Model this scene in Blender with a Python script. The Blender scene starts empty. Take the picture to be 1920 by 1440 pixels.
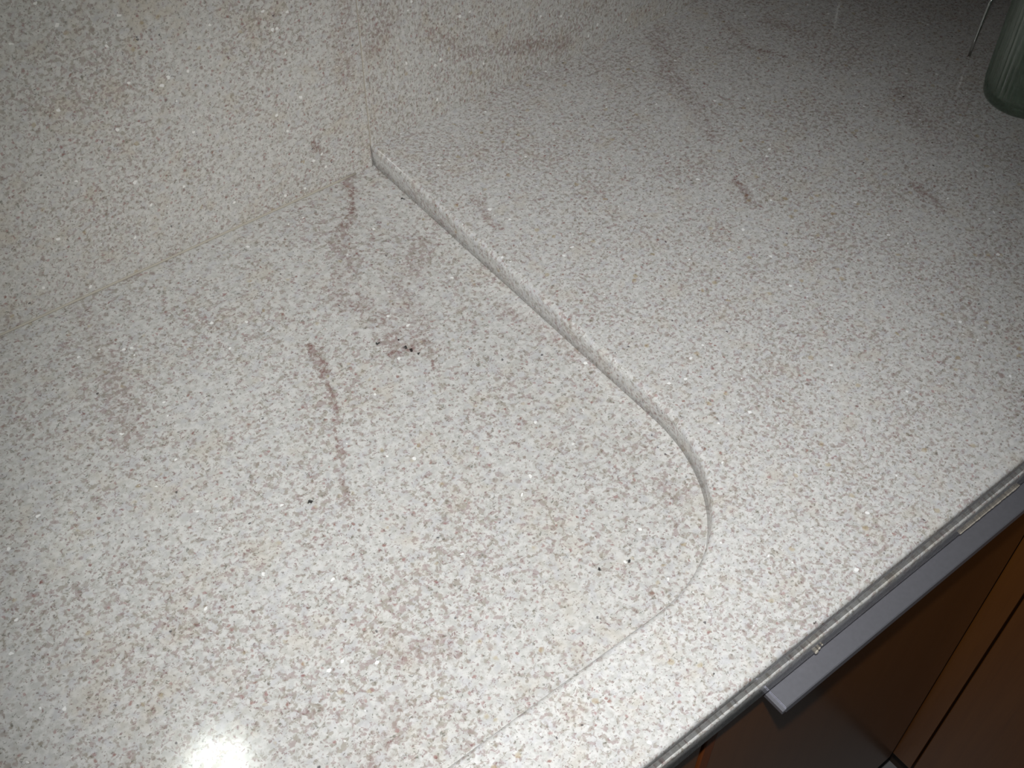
import bpy, bmesh, math, random
from mathutils import Vector, Matrix, noise
from mathutils.geometry import tessellate_polygon
random.seed(7)
S = bpy.context.scene
COL = S.collection

# ------------------------------------------------------------------ camera
CAM_LOC = (-0.4478, -0.7720, 0.6664)
CAM_M = Matrix(((0.7862, 0.4583, -0.4145), (-0.6179, 0.5935, -0.5157), (0.0097, 0.6615, 0.7499)))
cd = bpy.data.cameras.new('camera')
cd.sensor_fit = 'HORIZONTAL'; cd.sensor_width = 36.0
cd.lens = 36.0 * 2170.6 / 1920.0
cd.clip_start = 0.01
cam = bpy.data.objects.new('camera', cd); COL.objects.link(cam)
cam.rotation_euler = CAM_M.to_quaternion().normalized().to_matrix().to_euler()
cam.location = CAM_LOC
S.camera = cam

# ------------------------------------------------------------------ world, flash, exposure
W = bpy.data.worlds.new('dim_kitchen'); S.world = W; W.use_nodes = True
W.node_tree.nodes['Background'].inputs[0].default_value = (0.80, 0.92, 1.0, 1)
W.node_tree.nodes['Background'].inputs[1].default_value = 0.05
S.view_settings.view_transform = 'Standard'; S.view_settings.look = 'None'
S.view_settings.gamma = 1.0; S.view_settings.use_curve_mapping = False
S.view_settings.exposure = 0.0

FLASH = Vector((-0.403, -0.738, 0.700))
fl = bpy.data.lights.new('camera_flash', 'SPOT')
fl.energy = 32.5; fl.color = (0.985, 0.990, 0.985)
fl.spot_size = math.radians(70); fl.spot_blend = 1.0; fl.shadow_soft_size = 0.009
flo = bpy.data.objects.new('camera_flash', fl); COL.objects.link(flo)
flo.location = FLASH
flo.rotation_euler = (Vector((-0.115, -0.40, 0.0)) - FLASH).to_track_quat('-Z', 'Y').to_euler()

# ------------------------------------------------------------------ helpers
def obj(name, bm, m, parent=None, smooth=False):
    me = bpy.data.meshes.new(name)
    bmesh.ops.recalc_face_normals(bm, faces=bm.faces)
    bm.to_mesh(me); bm.free()
    if smooth:
        for p in me.polygons: p.use_smooth = True
    if m: me.materials.append(m)
    o = bpy.data.objects.new(name, me); COL.objects.link(o)
    if parent: o.parent = parent
    return o
def tag(o, label=None, cat=None, group=None, kind=None):
    if label: o['label'] = label
    if cat: o['category'] = cat
    if group: o['group'] = group
    if kind: o['kind'] = kind
    return o
def thing(name, label, cat, group=None, loc=(0, 0, 0)):
    o = bpy.data.objects.new(name, None); COL.objects.link(o); o.location = loc
    o.empty_display_size = 0.05
    return tag(o, label, cat, group)
def add_box(bm, x0, x1, y0, y1, z0, z1, bev=0.0, seg=2):
    r = bmesh.ops.create_cube(bm, size=1.0)
    vs = r['verts']
    for v in vs:
        v.co = Vector(((x0+x1)/2+v.co.x*(x1-x0), (y0+y1)/2+v.co.y*(y1-y0), (z0+z1)/2+v.co.z*(z1-z0)))
    if bev:
        es = set(e for v in vs for e in v.link_edges)
        bmesh.ops.bevel(bm, geom=list(es), offset=bev, segments=seg, affect='EDGES', profile=0.5)
def box(x0, x1, y0, y1, z0, z1, bev=0.0, seg=2):
    bm = bmesh.new(); add_box(bm, x0, x1, y0, y1, z0, z1, bev, seg); return bm
def tube(bm, pts, r, n=12):
    rings = []
    pts = [Vector(p) for p in pts]
    up = Vector((0.3, 0.9, 0.1)).normalized()
    for i, p in enumerate(pts):
        t = (pts[min(i+1, len(pts)-1)] - pts[max(i-1, 0)]).normalized()
        a = t.cross(up).normalized(); b = t.cross(a).normalized()
        rings.append([bm.verts.new(p + (a*math.cos(k*2*math.pi/n)+b*math.sin(k*2*math.pi/n))*r) for k in range(n)])
    for i in range(len(rings)-1):
        for k in range(n):
            bm.faces.new((rings[i][k], rings[i][(k+1) % n], rings[i+1][(k+1) % n], rings[i+1][k]))
    bm.faces.new(rings[0][::-1]); bm.faces.new(rings[-1])
def lathe(bm, prof, n, flute=None):
    """prof: list of (r,z,fluted) revolved round z"""
    rings = []
    for (r, z, fa) in prof:
        if r < 1e-6:
            rings.append([bm.verts.new((0, 0, z))]); continue
        rings.append([bm.verts.new(((r+fa*math.cos(flute*2*math.pi*k/n) if flute else r)*math.cos(2*math.pi*k/n),
                                    (r+fa*math.cos(flute*2*math.pi*k/n) if flute else r)*math.sin(2*math.pi*k/n), z)) for k in range(n)])
    for a, b in zip(rings, rings[1:]):
        for k in range(n):
            if len(a) == 1 and len(b) == 1: continue
            if len(a) == 1: bm.faces.new((a[0], b[k], b[(k+1) % n]))
            elif len(b) == 1: bm.faces.new((a[k], b[0], a[(k+1) % n]))
            else: bm.faces.new((a[k], a[(k+1) % n], b[(k+1) % n], b[k]))

# ------------------------------------------------------------------ materials
class NT:
    def __init__(s, name):
        s.m = bpy.data.materials.new(name); s.m.use_nodes = True
        s.t = s.m.node_tree; s.b = s.t.nodes['Principled BSDF']
    def n(s, typ, **kw):
        nd = s.t.nodes.new(typ)
        for k, v in kw.items(): setattr(nd, k, v)
        return nd
    def l(s, a, b): s.t.links.new(a, b)
    def math(s, op, a, b=None, c=None, clamp=False):
        nd = s.n('ShaderNodeMath', operation=op); nd.use_clamp = clamp
        for i, x in enumerate((a, b, c)):
            if x is None: continue
            if isinstance(x, (int, float)): nd.inputs[i].default_value = x
            else: s.l(x, nd.inputs[i])
        return nd.outputs[0]
    def vmath(s, op, a, b=None, out=0, scale=None):
        nd = s.n('ShaderNodeVectorMath', operation=op)
        for i, x in enumerate((a, b)):
            if x is None: continue
            if isinstance(x, (tuple, list, Vector)): nd.inputs[i].default_value = x
            else: s.l(x, nd.inputs[i])
        if scale is not None:
            if isinstance(scale, (int, float)): nd.inputs['Scale'].default_value = scale
            else: s.l(scale, nd.inputs['Scale'])
        return nd.outputs[out]
    def noise(s, vec, scale, detail=2, rough=0.5, out='Fac', dist=0.0):
        nd = s.n('ShaderNodeTexNoise'); s.l(vec, nd.inputs['Vector'])
        nd.inputs['Scale'].default_value = scale; nd.inputs['Detail'].default_value = detail
        nd.inputs['Roughness'].default_value = rough; nd.inputs['Distortion'].default_value = dist
        return nd.outputs[out]
    def step(s, x, lo, hi, a=0.0, b=1.0):
        nd = s.n('ShaderNodeMapRange', interpolation_type='SMOOTHSTEP')
        s.l(x, nd.inputs[0])
        for i, v in ((1, lo), (2, hi), (3, a), (4, b)):
            if isinstance(v, (int, float)): nd.inputs[i].default_value = v
            else: s.l(v, nd.inputs[i])
        return nd.outputs[0]
    def mix(s, f, a, b, mode='MIX'):
        nd = s.n('ShaderNodeMix', data_type='RGBA', blend_type=mode)
        if isinstance(f, (int, float)): nd.inputs[0].default_value = f
        else: s.l(f, nd.inputs[0])
        for i, x in ((6, a), (7, b)):
            if isinstance(x, tuple): nd.inputs[i].default_value = (*x, 1)
            else: s.l(x, nd.inputs[i])
        return nd.outputs[2]

def granite(name, off=(0, 0, 0), squash=(1, 1, 1), veins=(), dots=(), flecks=(), tint=(1, 1, 1), amount=0.0, rough=0.13, warm=0.0):
    """pale speckled granite: cream-grey ground, mauve-brown grains, dark specks, mica flecks with flash glints painted in; veins = (points, width, strength)"""
    T = NT(name)
    tc = T.n('ShaderNodeTexCoord').outputs['Object']
    P = T.vmath('ADD', T.vmath('MULTIPLY', tc, squash), off)
    warp = T.vmath('SCALE', T.vmath('SUBTRACT', T.noise(P, 260, 2, 0.5, 'Color'), (0.5, 0.5, 0.5)), scale=0.0035)
    Q = T.vmath('ADD', P, warp)
    # ground
    cloud = T.noise(P, 14, 4, 0.6)
    ground = T.mix(T.step(T.noise(Q, 210, 3, 0.6), 0.35, 0.65), (0.590, 0.588, 0.565), (0.735, 0.728, 0.712))
    ground = T.mix(T.step(T.noise(P, 38, 3, 0.6), 0.50, 0.72, 0, 0.30+warm), ground, (0.60, 0.52, 0.40))
    ground = T.mix(T.step(T.noise(T.vmath('ADD', P, (3.1, 1.7, 0.4)), 120, 2), 0.50, 0.70, 0, 0.45), ground, (0.575, 0.575, 0.615))
    # veins
    wq = T.vmath('ADD', tc, T.vmath('SCALE', T.vmath('SUBTRACT', T.noise(tc, 60, 4, 0.8, 'Color'), (0.5, 0.5, 0.5)), scale=0.026))
    vein = None
    for pts, w, st in veins:
        d = None
        for A, B in zip(pts, pts[1:]):
            A3 = Vector((A[0], A[1], A[2] if len(A) > 2 else 0)); B3 = Vector((B[0], B[1], B[2] if len(B) > 2 else 0))
            BA = B3-A3; ll = max(BA.length_squared, 1e-9)
            flat = wq if len(A) > 2 else None
            if flat is None:
                flat = T.vmath('MULTIPLY', wq, (1, 1, 0))
            PA = T.vmath('SUBTRACT', flat, A3)
            h = T.math('MULTIPLY', T.vmath('DOT_PRODUCT', PA, BA, out=1), 1/ll, clamp=True)
            v = T.vmath('SUBTRACT', PA, T.vmath('SCALE', BA, scale=h))
            ln = T.vmath('LENGTH', v, out=1)
            d = ln if d is None else T.math('MINIMUM', d, ln)
        f = T.math('MULTIPLY', T.step(d, w, w*0.15), st)
        vein = f if vein is None else T.math('MAXIMUM', vein, f)
    # soft mauve-brown grains, denser in some areas
    g1 = T.noise(Q, 290, 3, 0.58)
    thr = T.step(cloud, 0.30, 0.70, 0.592-amount, 0.500-amount)
    if vein is not None: thr = T.math('SUBTRACT', thr, T.math('MULTIPLY', vein, 0.10))
    f1 = T.step(T.math('SUBTRACT', g1, thr), -0.030, 0.075)
    hue = T.noise(T.vmath('ADD', P, (2.2, 8.1, 1.1)), 170, 2, 0.6)
    gc = T.mix(T.step(hue, 0.40, 0.60), (0.300, 0.255, 0.195), (0.350, 0.245, 0.240))
    col = T.mix(T.math('MULTIPLY', f1, 0.58), ground, gc)
    # rounded crystals: each cell has its own tone
    vor = T.n('ShaderNodeTexVoronoi'); T.l(Q, vor.inputs['Vector']); vor.inputs['Scale'].default_value = 300
    sep = T.n('ShaderNodeSeparateColor'); T.l(vor.outputs['Color'], sep.inputs[0])
    near = T.step(vor.outputs['Distance'], 0.50, 0.18)
    col = T.mix(T.math('MULTIPLY', T.math('MULTIPLY', near, T.step(sep.outputs[0], 0.70, 0.95)), 0.62), col, T.mix(sep.outputs[2], (0.26, 0.22, 0.16), (0.30, 0.20, 0.195)))
    col = T.mix(T.math('MULTIPLY', T.math('MULTIPLY', near, T.math('GREATER_THAN', sep.outputs[1], 0.955)), 0.50), col, (0.34, 0.12, 0.11))
    col = T.mix(T.math('MULTIPLY', T.math('MULTIPLY', near, T.step(sep.outputs[1], 0.14, 0.0)), 0.45), col, (0.80, 0.80, 0.80))
    vor2 = T.n('ShaderNodeTexVoronoi'); T.l(T.vmath('ADD', Q, (1, 2, 3)), vor2.inputs['Vector']); vor2.inputs['Scale'].default_value = 165
    sp2 = T.n('ShaderNodeSeparateColor'); T.l(vor2.outputs['Color'], sp2.inputs[0])
    near2 = T.step(vor2.outputs['Distance'], 0.46, 0.20)
    col = T.mix(T.math('MULTIPLY', T.math('MULTIPLY', near2, T.math('GREATER_THAN', sp2.outputs[0], 0.93)), 0.50), col, (0.30, 0.235, 0.20))
    col = T.mix(T.math('MULTIPLY', T.math('MULTIPLY', near2, T.math('GREATER_THAN', sp2.outputs[2], 0.985)), 0.45), col, (0.45, 0.33, 0.14))
    # fine dark peppering
    g2 = T.noise(T.vmath('ADD', Q, (5.3, 2.1, 7.7)), 500, 3, 0.6)
    t2 = 0.575-amount*0.5
    f2 = T.step(g2, t2, t2+0.10, 0, 0.62)
    col = T.mix(f2, col, T.mix(T.step(hue, 0.42, 0.58), (0.10, 0.105, 0.075), (0.20, 0.085, 0.085)))
    # veins colour
    if vein is not None:
        vn = T.math('MULTIPLY', T.step(T.noise(Q, 300, 3, 0.6), 0.42, 0.60, 0.12, 1.0), T.step(T.noise(P, 75, 2, 0.5), 0.36, 0.56, 0.25, 1.0))
        col = T.mix(T.math('MULTIPLY', T.math('MULTIPLY', vein, vn), 0.80), col, (0.235, 0.120, 0.105))
    # near-black specks at given spots
    for (dx, dy, dz, r) in dots:
        dd = T.vmath('DISTANCE', T.vmath('ADD', tc, T.vmath('SCALE', warp, scale=2.0)), (dx, dy, dz), out=1)
        col = T.mix(T.step(dd, r, r*0.55, 0, 0.93), col, (0.02, 0.018, 0.018))
    v3 = T.n('ShaderNodeTexVoronoi'); T.l(T.vmath('ADD', Q, (9, 4, 2)), v3.inputs['Vector']); v3.inputs['Scale'].default_value = 230
    s3 = T.n('ShaderNodeSeparateColor'); T.l(v3.outputs['Color'], s3.inputs[0])
    blk = T.math('MULTIPLY', T.step(v3.outputs['Distance'], 0.28, 0.16), T.math('GREATER_THAN', s3.outputs[0], 0.993))
    col = T.mix(T.math('MULTIPLY', blk, 0.8), col, (0.07, 0.06, 0.07))
    # mica flecks; their sparkle in the flash is painted as near-white colour
    fleck = T.math('MULTIPLY', T.step(v3.outputs['Distance'], 0.38, 0.28), T.math('GREATER_THAN', s3.outputs[1], 0.994))
    fleck2 = T.math('MULTIPLY', T.step(v3.outputs['Distance'], 0.18, 0.10), T.math('GREATER_THAN', s3.outputs[2], 0.988))
    fk = T.math('MAXIMUM', fleck, fleck2)
    col = T.mix(fk, col, (0.98, 0.98, 0.97))
    for (dx, dy, dz, r) in flecks:
        dd = T.vmath('DISTANCE', T.vmath('ADD', tc, T.vmath('SCALE', warp, scale=1.2)), (dx, dy, dz), out=1)
        col = T.mix(T.step(dd, r*1.9, r*1.1), col, (0.98, 0.98, 0.97))
    col = T.mix(1.0, col, tint, 'MULTIPLY')
    T.l(col, T.b.inputs['Base Color'])
    T.l(T.math('ADD', T.math('MULTIPLY', f1, 0.03), rough), T.b.inputs['Roughness'])
    T.b.inputs['Specular IOR Level'].default_value = 0.62
    return T.m

def plain(name, col, rough=0.5, metal=0.0, spec=0.5, var=0.06, scale=80, coat=0.0, coat_rough=0.1):
    T = NT(name)
    tc = T.n('ShaderNodeTexCoord').outputs['Object']
    f = T.noise(tc, scale, 3)
    c = T.mix(f, tuple(x*(1-var) for x in col), tuple(min(1, x*(1+var)) for x in col))
    T.l(c, T.b.inputs['Base Color'])
    T.b.inputs['Roughness'].default_value = rough; T.b.inputs['Metallic'].default_value = metal
    T.b.inputs['Specular IOR Level'].default_value = spec
    T.b.inputs['Coat Weight'].default_value = coat; T.b.inputs['Coat Roughness'].default_value = coat_rough
    return T.m
def wood(name, a, b, rough=0.30, coat=0.5):
    T = NT(name)
    tc = T.n('ShaderNodeTexCoord').outputs['Object']
    q = T.vmath('MULTIPLY', tc, (1, 1, 0.06))
    f = T.noise(q, 60, 5, 0.6, dist=0.4)
    g = T.noise(T.vmath('MULTIPLY', tc, (1, 1, 0.03)), 420, 2, 0.5)
    c = T.mix(T.step(f, 0.3, 0.7), a, b)
    c = T.mix(T.step(g, 0.52, 0.75, 0, 0.15), c, tuple(x*0.55 for x in a))
    T.l(c, T.b.inputs['Base Color']); T.b.inputs['Roughness'].default_value = rough
    T.b.inputs['Coat Weight'].default_value = coat; T.b.inputs['Coat Roughness'].default_value = 0.24
    return T.m

Z0 = -0.0228
V_LOW = [
    ([(-0.0289, -0.0025), (-0.0451, -0.034), (-0.066, -0.0555), (-0.0769, -0.0654)], 0.0085, 1.0),
    ([(-0.0769, -0.0654), (-0.0959, -0.1037), (-0.118, -0.132)], 0.013, 0.45),
    ([(-0.118, -0.132), (-0.1073, -0.180), (-0.1124, -0.2154), (-0.095, -0.222)], 0.020, 0.50),
    ([(-0.075, -0.150), (-0.0865, -0.190), (-0.0985, -0.222)], 0.020, 0.45),
    ([(-0.0300, -0.122), (-0.062, -0.150)], 0.016, 0.35),
    ([(-0.1225, -0.2105), (-0.1100, -0.2190), (-0.0990, -0.2260)], 0.0050, 1.0),
    ([(-0.0985, -0.2260), (-0.1050, -0.2480)], 0.0040, 0.9),
    ([(-0.1700, -0.1630), (-0.1727, -0.1800), (-0.1795, -0.1967)], 0.0055, 1.0),
    ([(-0.1795, -0.1967), (-0.1843, -0.2145), (-0.1993, -0.2476), (-0.2115, -0.2743)], 0.0040, 0.85),
    ([(-0.2115, -0.2743), (-0.2391, -0.3209)], 0.0050, 0.5),
    ([(-0.268, -0.443), (-0.246, -0.452)], 0.018, 0.45),
    ([(-0.0190, -0.2300), (-0.0068, -0.2854), (-0.0087, -0.3213)], 0.016, 0.32),
    ([(-0.040, -0.4450), (-0.036, -0.4600)], 0.012, 0.35),
    ([(-0.400, -0.520), (-0.290, -0.470)], 0.020, 0.30),
    ([(-0.300, -0.010), (-0.316, -0.120), (-0.335, -0.170)], 0.014, 0.30),
]
V_TOP = [
    ([(0.4214, -0.0369), (0.4032, -0.094)], 0.0080, 0.45),
    ([(0.4022, -0.0935), (0.4120, -0.117), (0.4218, -0.1329)], 0.0042, 1.0),
    ([(0.455, -0.075), (0.470, -0.120)], 0.013, 0.35),
    ([(0.345, -0.020), (0.300, -0.090), (0.2858, -0.1508)], 0.020, 0.38),
    ([(0.275, -0.160), (0.262, -0.185)], 0.012, 0.5),
    ([(0.2350, -0.2450), (0.2230, -0.279)], 0.0070, 0.95),
    ([(0.36, -0.350), (0.352, -0.385)], 0.0080, 0.75),
    ([(0.030, -0.120), (0.022, -0.165)], 0.0080, 0.65),
    ([(0.46, -0.25), (0.42, -0.33)], 0.020, 0.30),
]
V_R = [([(0.060, 0.0, 0.10), (0.120, 0.0, 0.052), (0.165, 0.0, 0.040)], 0.010, 0.30),
       ([(0.165, 0.0, 0.040), (0.235, 0.0, 0.020)], 0.013, 0.55),
       ([(0.012, 0.0, 0.10), (0.030, 0.0, 0.12)], 0.02, 0.4)]
V_L = [([(-0.060, 0.0, 0.030), (-0.052, 0.0, 0.012)], 0.006, 0.9),
       ([(-0.02, 0.0, 0.09), (-0.012, 0.0, 0.15)], 0.02, 0.4)]
F_LOW = [(-0.2222, -0.0924, -0.0228, 0.00101), (-0.3085, -0.064, -0.0228, 0.00092), (-0.2873, -0.0782, -0.0228, 0.00101), (-0.2893, -0.0871, -0.0228, 0.00076), (-0.3354, -0.2173, -0.0228, 0.00067), (-0.1064, -0.4765, -0.0228, 0.00076), (-0.0677, -0.3739, -0.0228, 0.00084), (-0.1222, -0.2205, -0.0228, 0.00101), (-0.472, -0.2827, -0.0228, 0.00092), (-0.0399, -0.3526, -0.0228, 0.00063)]  # placed mica flecks, each with its flash glint painted white
F_TOP = [(0.0449, -0.4457, 0.0, 0.00101), (0.0435, -0.5612, 0.0, 0.00076), (0.3749, -0.4184, 0.0, 0.00067), (0.3855, -0.4157, 0.0, 0.00067), (0.2836, -0.2365, 0.0, 0.00092), (0.1267, -0.295, 0.0, 0.00076), (0.0051, -0.204, 0.0, 0.00067), (0.0183, -0.4383, 0.0, 0.00067), (-0.0053, -0.4675, 0.0, 0.00059), (0.4952, -0.2286, 0.0, 0.00084), (0.0014, -0.1407, 0.0, 0.00076), (-0.0558, -0.5158, 0.0, 0.00063), (0.1303, -0.4505, 0.0, 0.00055)]
F_WL = [(-0.2454, 0.0003, 0.2167, 0.00118), (-0.1818, 0.0003, 0.1411, 0.00101), (-0.1752, 0.0003, 0.1457, 0.00101), (-0.2795, 0.0003, 0.2151, 0.00092), (-0.2676, 0.0003, 0.0885, 0.00067), (-0.173, 0.0003, 0.1236, 0.00067)]
F_WR = [(0.1056, 0.0003, 0.0958, 0.00109), (0.1171, 0.0003, 0.097, 0.00067), (0.0501, 0.0003, 0.1222, 0.00076), (0.0353, 0.0003, 0.0461, 0.00059)]
M_TOP = granite('granite_worktop', (0.13, 0.4, 0.0), veins=V_TOP, flecks=F_TOP, amount=0.004,
                dots=[(-0.0510, -0.5975, 0.0, 0.0015), (-0.1287, -0.5822, 0, 0.0012), (0.4622, -0.2521, 0, 0.0016), (0.4057, -0.2358, 0, 0.0013), (-0.0030, -0.1654, -0.003, 0.0015)])
M_LOW = granite('granite_recess', (1.7, 2.2, 0.3), squash=(0.92, 0.92, 1), tint=(0.94, 0.94, 0.935), veins=V_LOW, flecks=F_LOW, amount=0.0,
                dots=[(-0.0055, -0.0567, Z0, 0.0023), (-0.1090, -0.2188, Z0, 0.0026), (-0.1110, -0.2127, Z0, 0.0024),
                      (-0.1262, -0.1956, Z0, 0.0020), (-0.1104, -0.2033, Z0, 0.0016), (-0.1068, -0.2249, Z0, 0.0016),
                      (-0.2532, -0.2979, Z0, 0.0020), (-0.1248, -0.4710, Z0, 0.0024), (-0.1034, -0.4777, Z0, 0.0018)])
M_WL = granite('granite_backsplash_left', (4.7, 0.2, 2.3), veins=V_L, flecks=F_WL, amount=0.004, warm=0.12, tint=(1.0, 0.985, 0.955), rough=0.185)
M_WR = granite('granite_backsplash_right', (7.1, 3.3, 5.1), squash=(1.25, 1, 0.85), veins=V_R, flecks=F_WR, amount=0.010, warm=0.12, tint=(1.0, 0.985, 0.955))
M_SEAL = plain('cream_sealant', (0.50, 0.46, 0.39), 0.55)
M_GROUT = plain('beige_grout', (0.50, 0.45, 0.38), 0.8)
M_WOOD = wood('reddish_brown_wood', (0.165, 0.055, 0.008), (0.19, 0.066, 0.010), 0.42, 0.62)
M_EDGE = wood('orange_wood_edge', (0.17, 0.045, 0.010), (0.21, 0.055, 0.012), 0.45, 0.1)
M_CARC = plain('dark_cabinet_interior', (0.05, 0.028, 0.015), 0.6)
M_ALU = plain('brushed_aluminium', (0.50, 0.50, 0.55), 0.36, 0.80, var=0.10, scale=300)
M_FLOOR = plain('grey_floor_tile', (0.27, 0.27, 0.27), 0.35, var=0.1, scale=12)
M_PAINT = plain('white_wall_paint', (0.62, 0.60, 0.56), 0.8)
M_STEEL = plain('steel_wire', (0.62, 0.64, 0.62), 0.22, 1.0, var=0.03)

Z1 = -0.0228      # recess floor = underside of the upper slab
Z2 = -0.0462      # underside of the lower slab
DEPTH = 0.600

# ------------------------------------------------------------------ setting
tag(obj('floor', box(-3.0, 3.0, -3.0, 0.15, -0.95, -0.90), M_FLOOR), kind='structure')
tag(obj('wall_back', box(-3.0, 3.0, 0.0215, 0.15, -0.90, 1.70), M_PAINT), kind='structure')
tag(obj('wall_right', box(0.96, 1.10, -3.0, 0.0215, -0.90, 1.70), M_PAINT), kind='structure')

# ------------------------------------------------------------------ upper granite slab with the cut-out
def rounded_slab(name, outline, ztop, zbot, m, parent=None, botch=0.0, jit=0.0):
    """outline: list of (x, y, radius) anticlockwise; the arris of each point is rounded by its radius"""
    bm = bmesh.new(); n = len(outline)
    P = [Vector((x, y, 0)) for x, y, r in outline]; R = [r for x, y, r in outline]
    N = []
    for i in range(n):
        a = (P[i]-P[i-1]).normalized(); b = (P[(i+1) % n]-P[i]).normalized()
        na = Vector((a.y, -a.x, 0)); nb = Vector((b.y, -b.x, 0))
        m_ = (na+nb); k = m_.length_squared
        N.append(m_*(2/k) if k > 0.2 else na)
        if abs(P[i].y) < 1e-6 and abs(P[i].x) < 0.01: N[-1] = Vector((-1, 0, 0))
    loops = []
    seg = 6
    rows = []
    if botch: rows += [('b', 1.0), ('b', 0.0)]
    else: rows += [('b', 0.0)]
    rows += [('t', k/seg) for k in range(seg+1)]
    for kind, t in rows:
        L = []
        for i in range(n):
            if kind == 'b':
                ins = botch*t if botch else 0; z = zbot + (botch*(1-t) if botch else 0)
            else:
                r = R[i]
                if jit and r > 0:
                    r = r*(1+jit*noise.noise(Vector((P[i].x*180, P[i].y*180, 0.3))))
                if r <= 0: ins, z = 0.0, ztop - 1e-5*(seg-t*seg)
                else:
                    a = t*math.pi/2; ins = r*(1-math.cos(a)); z = ztop - r*(1-math.sin(a))
            L.append(bm.verts.new((P[i].x-N[i].x*ins, P[i].y-N[i].y*ins, z)))
        loops.append(L)
    for a, b in zip(loops, loops[1:]):
        for i in range(n):
            bm.faces.new((a[i], a[(i+1) % n], b[(i+1) % n], b[i]))
    for L in (loops[-1], loops[0]):
        for tri in tessellate_polygon([[v.co.copy() for v in L]]):
            try: bm.faces.new([L[i] for i in tri])
            except ValueError: pass
    o = obj(name, bm, m, parent)
    for p in o.data.polygons:
        if abs(p.normal.z) < 0.995 and not all(o.data.vertices[i].co.y > -1e-4 for i in p.vertices): p.use_smooth = True
    return o

XR, XL, YEND = 0.955, -1.20, -1.55
LEG = 0.315
RIM = 0.0046; FR = 0.0038
def line(p, q, step, r):
    p, q = Vector(p), Vector(q); k = max(1, int((q-p).length/step))
    return [((p+(q-p)*i/k).x, (p+(q-p)*i/k).y, r) for i in range(k)]
out = []
out += line((XL, -DEPTH), (LEG-0.012, -DEPTH), 0.02, FR)
out += [(LEG-0.012, -DEPTH, FR), (LEG-0.004, -DEPTH-0.004, FR)]
out += line((LEG, -DEPTH-0.012), (LEG, YEND), 0.1, FR)
out += [(LEG, YEND, 0.0), (XR, YEND, 0.0), (XR, 0.0, 0.0)]
out += [(-0.0002, 0.0, RIM)]
out += line((-0.0002, -0.0006), (-0.0030, -0.388), 0.02, RIM)
# quarter corner of about 12 cm radius, a little squarer than a circle
cx, cy, rr = -0.128, -0.392, 0.1360
K = 26
for k in range(K+1):
    a = -math.pi/2*k/K
    e = 0.97
    ca, sa = math.cos(a), math.sin(a)
    x = cx + (-0.0030-cx)*(abs(ca)**e)
    y = cy - (0.5282-0.392)*(abs(sa)**e)
    out.append((x, y, RIM))
out += line((-0.140, -0.5282), (-1.19, -0.5262), 0.03, RIM)
out += [(XL, -0.5262, RIM)]

worktop = thing('granite_worktop', 'long pale speckled granite worktop with a shallow curved recess cut into it', 'worktop')
rounded_slab('upper_slab', out, 0.0, Z1, M_TOP, worktop, botch=0.0012)
low = []
low += line((XL, -DEPTH-0.0012), (LEG-0.013, -DEPTH-0.0012), 0.004, 0.0028)
low += [(LEG-0.0132, -DEPTH-0.0012, 0.0028)]
low += line((LEG-0.0012, -DEPTH-0.012), (LEG-0.0012, YEND), 0.1, 0.0028)
low += [(LEG-0.0012, YEND, 0.0), (XR, YEND, 0.0), (XR, 0.0, 0.0), (XL, 0.0, 0.0)]
o = rounded_slab('lower_slab', low, Z1-0.0001, Z2, M_LOW, worktop, botch=0.0012, jit=0.55)
# drip of cured adhesive and a rough smear on the lower edge
bm = bmesh.new()
for (x, z, r) in ((-0.0405, -0.0452, 0.0017), (-0.0385, -0.0425, 0.0012), (-0.0365, -0.040, 0.0008)):
    s = bmesh.ops.create_icosphere(bm, subdivisions=2, radius=r)
    for v in s['verts']: v.co = Vector((x+v.co.x, -0.6015+v.co.y*0.6, z+v.co.z*1.3))
tag(obj('adhesive_drip', bm, M_SEAL, worktop, True), 'small cream adhesive drip on the lower edge')
bm = bmesh.new()
for k in range(34):
    x = 0.118 + k*0.0021; r = 0.0006+0.0009*abs(noise.noise(Vector((x*210, 1.3, 0))))
    s = bmesh.ops.create_icosphere(bm, subdivisions=2, radius=1)
    for v in s['verts']: v.co = Vector((x+v.co.x*0.0022, -0.6012+v.co.y*r*0.8, Z2+0.0012+v.co.z*r*1.3))
tag(obj('adhesive_smear', bm, M_GROUT, worktop, True), 'rough beige adhesive residue along the lower edge')

# ------------------------------------------------------------------ backsplash panels
H = 0.499
p = tag(obj('backsplash_panel', box(XL, -0.0009, 0.0003, 0.0205, Z2, H, 0.0005, 1), M_WL),
        'upright granite backsplash panel standing behind the sunken area, left of the vertical joint', 'backsplash', 'granite backsplash panels')
p2 = tag(obj('backsplash_panel', box(0.0001, 0.955, 0.0003, 0.0205, Z2, H, 0.0005, 1), M_WR),
         'upright granite backsplash panel standing behind the raised worktop, right of the vertical joint', 'backsplash', 'granite backsplash panels')
bm = bmesh.new(); tube(bm, [(XL+k*0.02, -0.0002, Z1+0.0006) for k in range(60)], 0.0011, 8)
tag(obj('sealant_bead', bm, M_SEAL, None, True), 'thin cream sealant line between sunken granite and left backsplash panel', 'sealant')
tag(obj('grout_joint', box(-0.0010, 0.0002, 0.0008, 0.0200, 0.0004, H), M_GROUT),
    'thin beige vertical joint between the two granite backsplash panels', 'grout')

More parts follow.
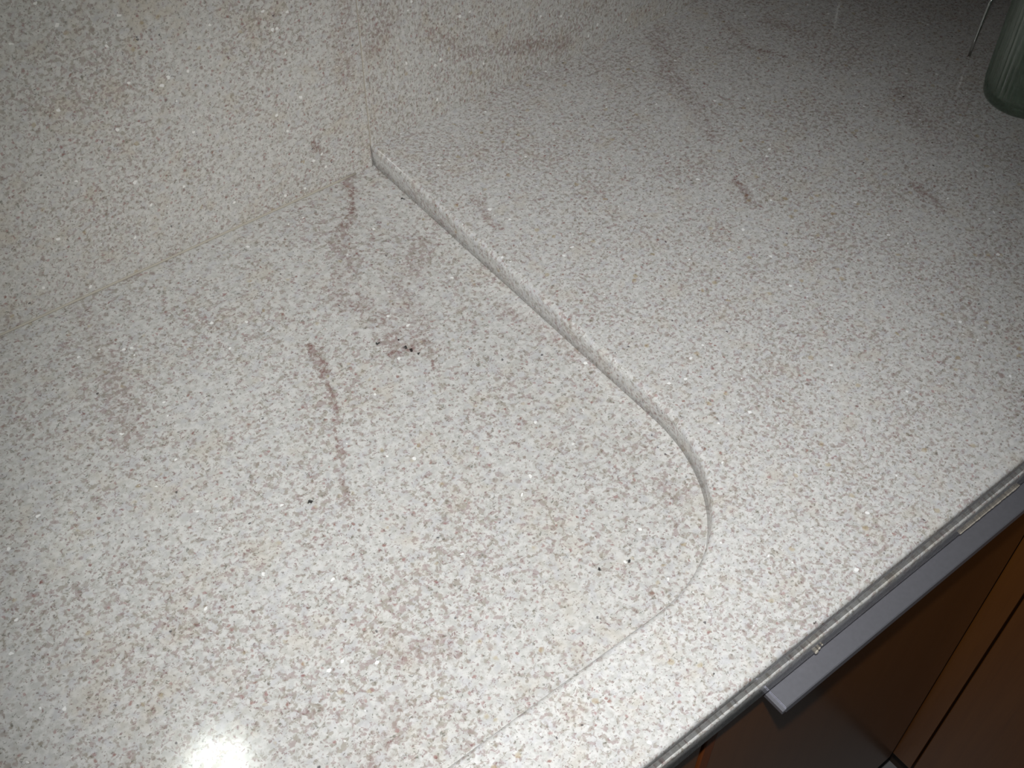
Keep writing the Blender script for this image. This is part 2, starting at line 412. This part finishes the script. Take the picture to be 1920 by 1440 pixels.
# ------------------------------------------------------------------ base cabinets
ZB = -0.760
DY = -0.590
def door(x0, x1, ztop, parent, name='door'):
    d = obj(name, box(x0, x1, DY, DY+0.020, ZB, ztop, 0.0025, 3), M_WOOD, parent)
    return d
XB0, XB1 = -0.1262, 0.329
cabB = thing('base_cabinet', 'reddish brown base cabinet with metal edge handle under the worktop, beside the inner corner', 'cabinet', 'kitchen base cabinets',
             loc=(0.1, -0.3, -0.90))
cabA = thing('base_cabinet', 'reddish brown base cabinet at the bottom edge of the view, beside the handled one', 'cabinet', 'kitchen base cabinets',
             loc=(-0.4, -0.3, -0.90))
cabC = thing('base_cabinet', 'reddish brown base cabinet at the far right, standing at right angles to the others', 'cabinet', 'kitchen base cabinets',
             loc=(0.6, -1.0, -0.90))
def child(o, parent):
    o.parent = parent; o.matrix_parent_inverse = Matrix.Translation(parent.location).inverted(); return o
def cbox(name, par, m, *a, **k):
    return child(obj(name, box(*a, **k), m), par)
cbox('carcass', cabB, M_CARC, -0.1265, 0.334, DY+0.0215, 0.020, ZB, Z2-0.0005)
cbox('plinth', cabB, M_CARC, -0.1265, 0.40, -0.535, -0.520, -0.90, ZB-0.0005)
dB = cbox('door', cabB, M_WOOD, XB0, XB1, DY, DY+0.020, ZB+0.004, -0.0585, bev=0.0025, seg=3)
ed = obj('door_edging', box(XB0-0.0004, XB0+0.0110, DY-0.0012, DY+0.006, ZB+0.006, -0.0600, 0.0010), M_EDGE, dB)
ed['label'] = 'bright orange-brown wooden edging strip'
# edge handle: a flat plate over the door top that overhangs the front and turns down in a short lip
bm = bmesh.new()
HX0, HX1, HZ = -0.0815, 0.2900, -0.0560
prof = [(-0.5720, HZ), (-0.6140, HZ), (-0.6148, HZ-0.0006), (-0.6155, HZ-0.0055), (-0.6138, HZ-0.0055), (-0.6133, HZ-0.0018), (-0.5720, HZ-0.0018)]
A = [bm.verts.new((HX0, y, z)) for y, z in prof]; B = [bm.verts.new((HX1, y, z)) for y, z in prof]
for i in range(len(prof)):
    j = (i+1) % len(prof); bm.faces.new((A[i], A[j], B[j], B[i]))
bm.faces.new(A[::-1]); bm.faces.new(B)
# turned-down end return at the left
add_box(bm, HX0-0.0035, HX0, -0.6150, -0.5915, HZ-0.0055, HZ-0.0012, 0.0003, 1)
hd = obj('handle', bm, M_ALU, dB); hd['label'] = 'grey brushed aluminium edge handle'

cbox('carcass', cabA, M_CARC, -0.730, -0.1280, DY+0.0215, 0.020, ZB, Z2-0.0005)
cbox('plinth', cabA, M_CARC, -0.730, -0.1280, -0.535, -0.520, -0.90, ZB-0.0005)
cbox('door', cabA, M_WOOD, -0.728, -0.1290, DY, DY+0.020, ZB+0.004, Z2-0.0022, bev=0.0012, seg=2)

XC = 0.335
cbox('carcass', cabC, M_CARC, XC+0.0215, 0.955, -1.50, DY-0.006, ZB, Z2-0.0005)
cbox('plinth', cabC, M_CARC, 0.402, 0.417, -1.50, -0.537, -0.90, ZB-0.0005)
st = cbox('corner_stile', cabC, M_WOOD, XC, XC+0.020, -0.6160, DY+0.0015, ZB+0.004, Z2-0.0010, bev=0.0010, seg=2)
cbox('door', cabC, M_WOOD, XC, XC+0.020, -1.080, -0.6185, ZB+0.004, -0.0585, bev=0.0012, seg=2)
cbox('door', cabC, M_WOOD, XC, XC+0.020, -1.500, -1.0830, ZB+0.004, -0.0585, bev=0.0012, seg=2)

# ------------------------------------------------------------------ wall cupboard above (its lamp mirrors in the granite)
wc = thing('wall_cupboard', 'wall cupboard hanging above the worktop', 'cupboard', loc=(-0.1, -0.16, 0.50))
cbox('cupboard_body', wc, M_WOOD, -1.20, 0.95, -0.310, 0.0210, 0.50, 1.15, bev=0.0015)
for k in range(4):
    cbox('door', wc, M_WOOD, -1.198+k*0.5375, -1.198+k*0.5375+0.534, -0.3305, -0.3105, 0.502, 1.148, bev=0.002)
def puck(x, y, e):
    t = thing('under_cupboard_lamp', 'small round white lamp set under the wall cupboard', 'lamp', loc=(x, y, 0.50))
    bm = bmesh.new(); lathe(bm, [(0, -0.0005, 0), (0.040, -0.0005, 0), (0.041, -0.004, 0), (0.037, -0.012, 0), (0.0345, -0.012, 0), (0.0345, -0.006, 0), (0, -0.006, 0)], 48)
    obj('housing', bm, M_STEEL, t, True)
    T = NT('lamp_glow'); T.b.inputs['Emission Color'].default_value = (0.93, 1.0, 0.93, 1); T.b.inputs['Emission Strength'].default_value = e
    T.b.inputs['Base Color'].default_value = (0.8, 0.8, 0.8, 1)
    bm = bmesh.new(); lathe(bm, [(0, -0.0065, 0), (0.0340, -0.0065, 0), (0.0340, -0.0095, 0), (0, -0.0115, 0)], 48)
    obj('lens', bm, T.m, t, True)
puck(-0.3700, -0.1826, 21.0)

# ------------------------------------------------------------------ ribbed glass jar
G = NT('greenish_glass')
G.b.inputs['Base Color'].default_value = (0.82, 0.92, 0.84, 1); G.b.inputs['Roughness'].default_value = 0.03
G.b.inputs['Transmission Weight'].default_value = 1.0; G.b.inputs['IOR'].default_value = 1.5
tr = G.n('ShaderNodeBsdfTransparent'); tr.inputs[0].default_value = (0.86, 0.93, 0.87, 1)
mx = G.n('ShaderNodeMixShader'); mx.inputs[0].default_value = 0.65
G.l(tr.outputs[0], mx.inputs[1]); G.l(G.b.outputs[0], mx.inputs[2])
G.l(mx.outputs[0], G.t.nodes['Material Output'].inputs['Surface'])
bm = bmesh.new()
r0, fa = 0.0405, 0.0009
pr = [(0, 0.0012, 0), (0.030, 0.0008, 0), (0.036, 0.0, 0), (0.0385, 0.0010, 0), (0.0400, 0.0045, 0), (r0, 0.010, 0), (r0, 0.0125, fa*0.3),
      (r0, 0.016, fa), (r0+0.0004, 0.07, fa), (r0+0.0008, 0.125, fa), (r0+0.0008, 0.130, 0), (r0+0.0016, 0.146, 0), (r0+0.0010, 0.1485, 0),
      (r0-0.0012, 0.1475, 0), (r0-0.0022, 0.130, 0), (r0-0.0032, 0.07, 0), (r0-0.0036, 0.016, 0), (r0-0.007, 0.0100, 0), (0.028, 0.0085, 0), (0, 0.0085, 0)]
lathe(bm, pr, 384, 48)
jar = tag(obj('glass_jar', bm, G.m, None, True), 'clear greenish ribbed glass jar standing on the worktop at the top right', 'jar')
jar.location = (0.5540, -0.3260, 0.0004)

# ------------------------------------------------------------------ thin wire stand beside the jar
t = thing('wire_rack', 'thin steel wire rack leg standing on the worktop just behind the glass jar', 'rack', loc=(0.5715, -0.2475, 0))
def wire(name, pts, r=0.0016):
    bm = bmesh.new(); tube(bm, pts, r, 12); return obj(name, bm, M_STEEL, t, True)
zt = 0.068
arc = [(0.0, 0.0, 0.0006), (0.0002, -0.0002, 0.02), (0.0006, -0.001, 0.045)]
for k in range(7):
    a = k/6*math.pi/2; arc.append((0.0010+0.010*(1-math.cos(a)), -0.0015, zt-0.010+0.010*math.sin(a)))
arc += [(0.05, -0.0015, zt), (0.12, -0.0015, zt)]
wire('leg', arc)
far = [(0.24-x, y, z) for x, y, z in arc]; wire('leg', far)
wire('cross_wire', [(0.02, -0.0015, zt+0.0028), (0.02, 0.17, zt+0.0028)], 0.0012)
bk = [(x, y+0.17, z) for x, y, z in arc]; wire('leg', bk)
bk = [(0.24-x, y+0.17, z) for x, y, z in arc]; wire('leg', bk)
wire('cross_wire', [(0.22, -0.0015, zt+0.0028), (0.22, 0.17, zt+0.0028)], 0.0012)
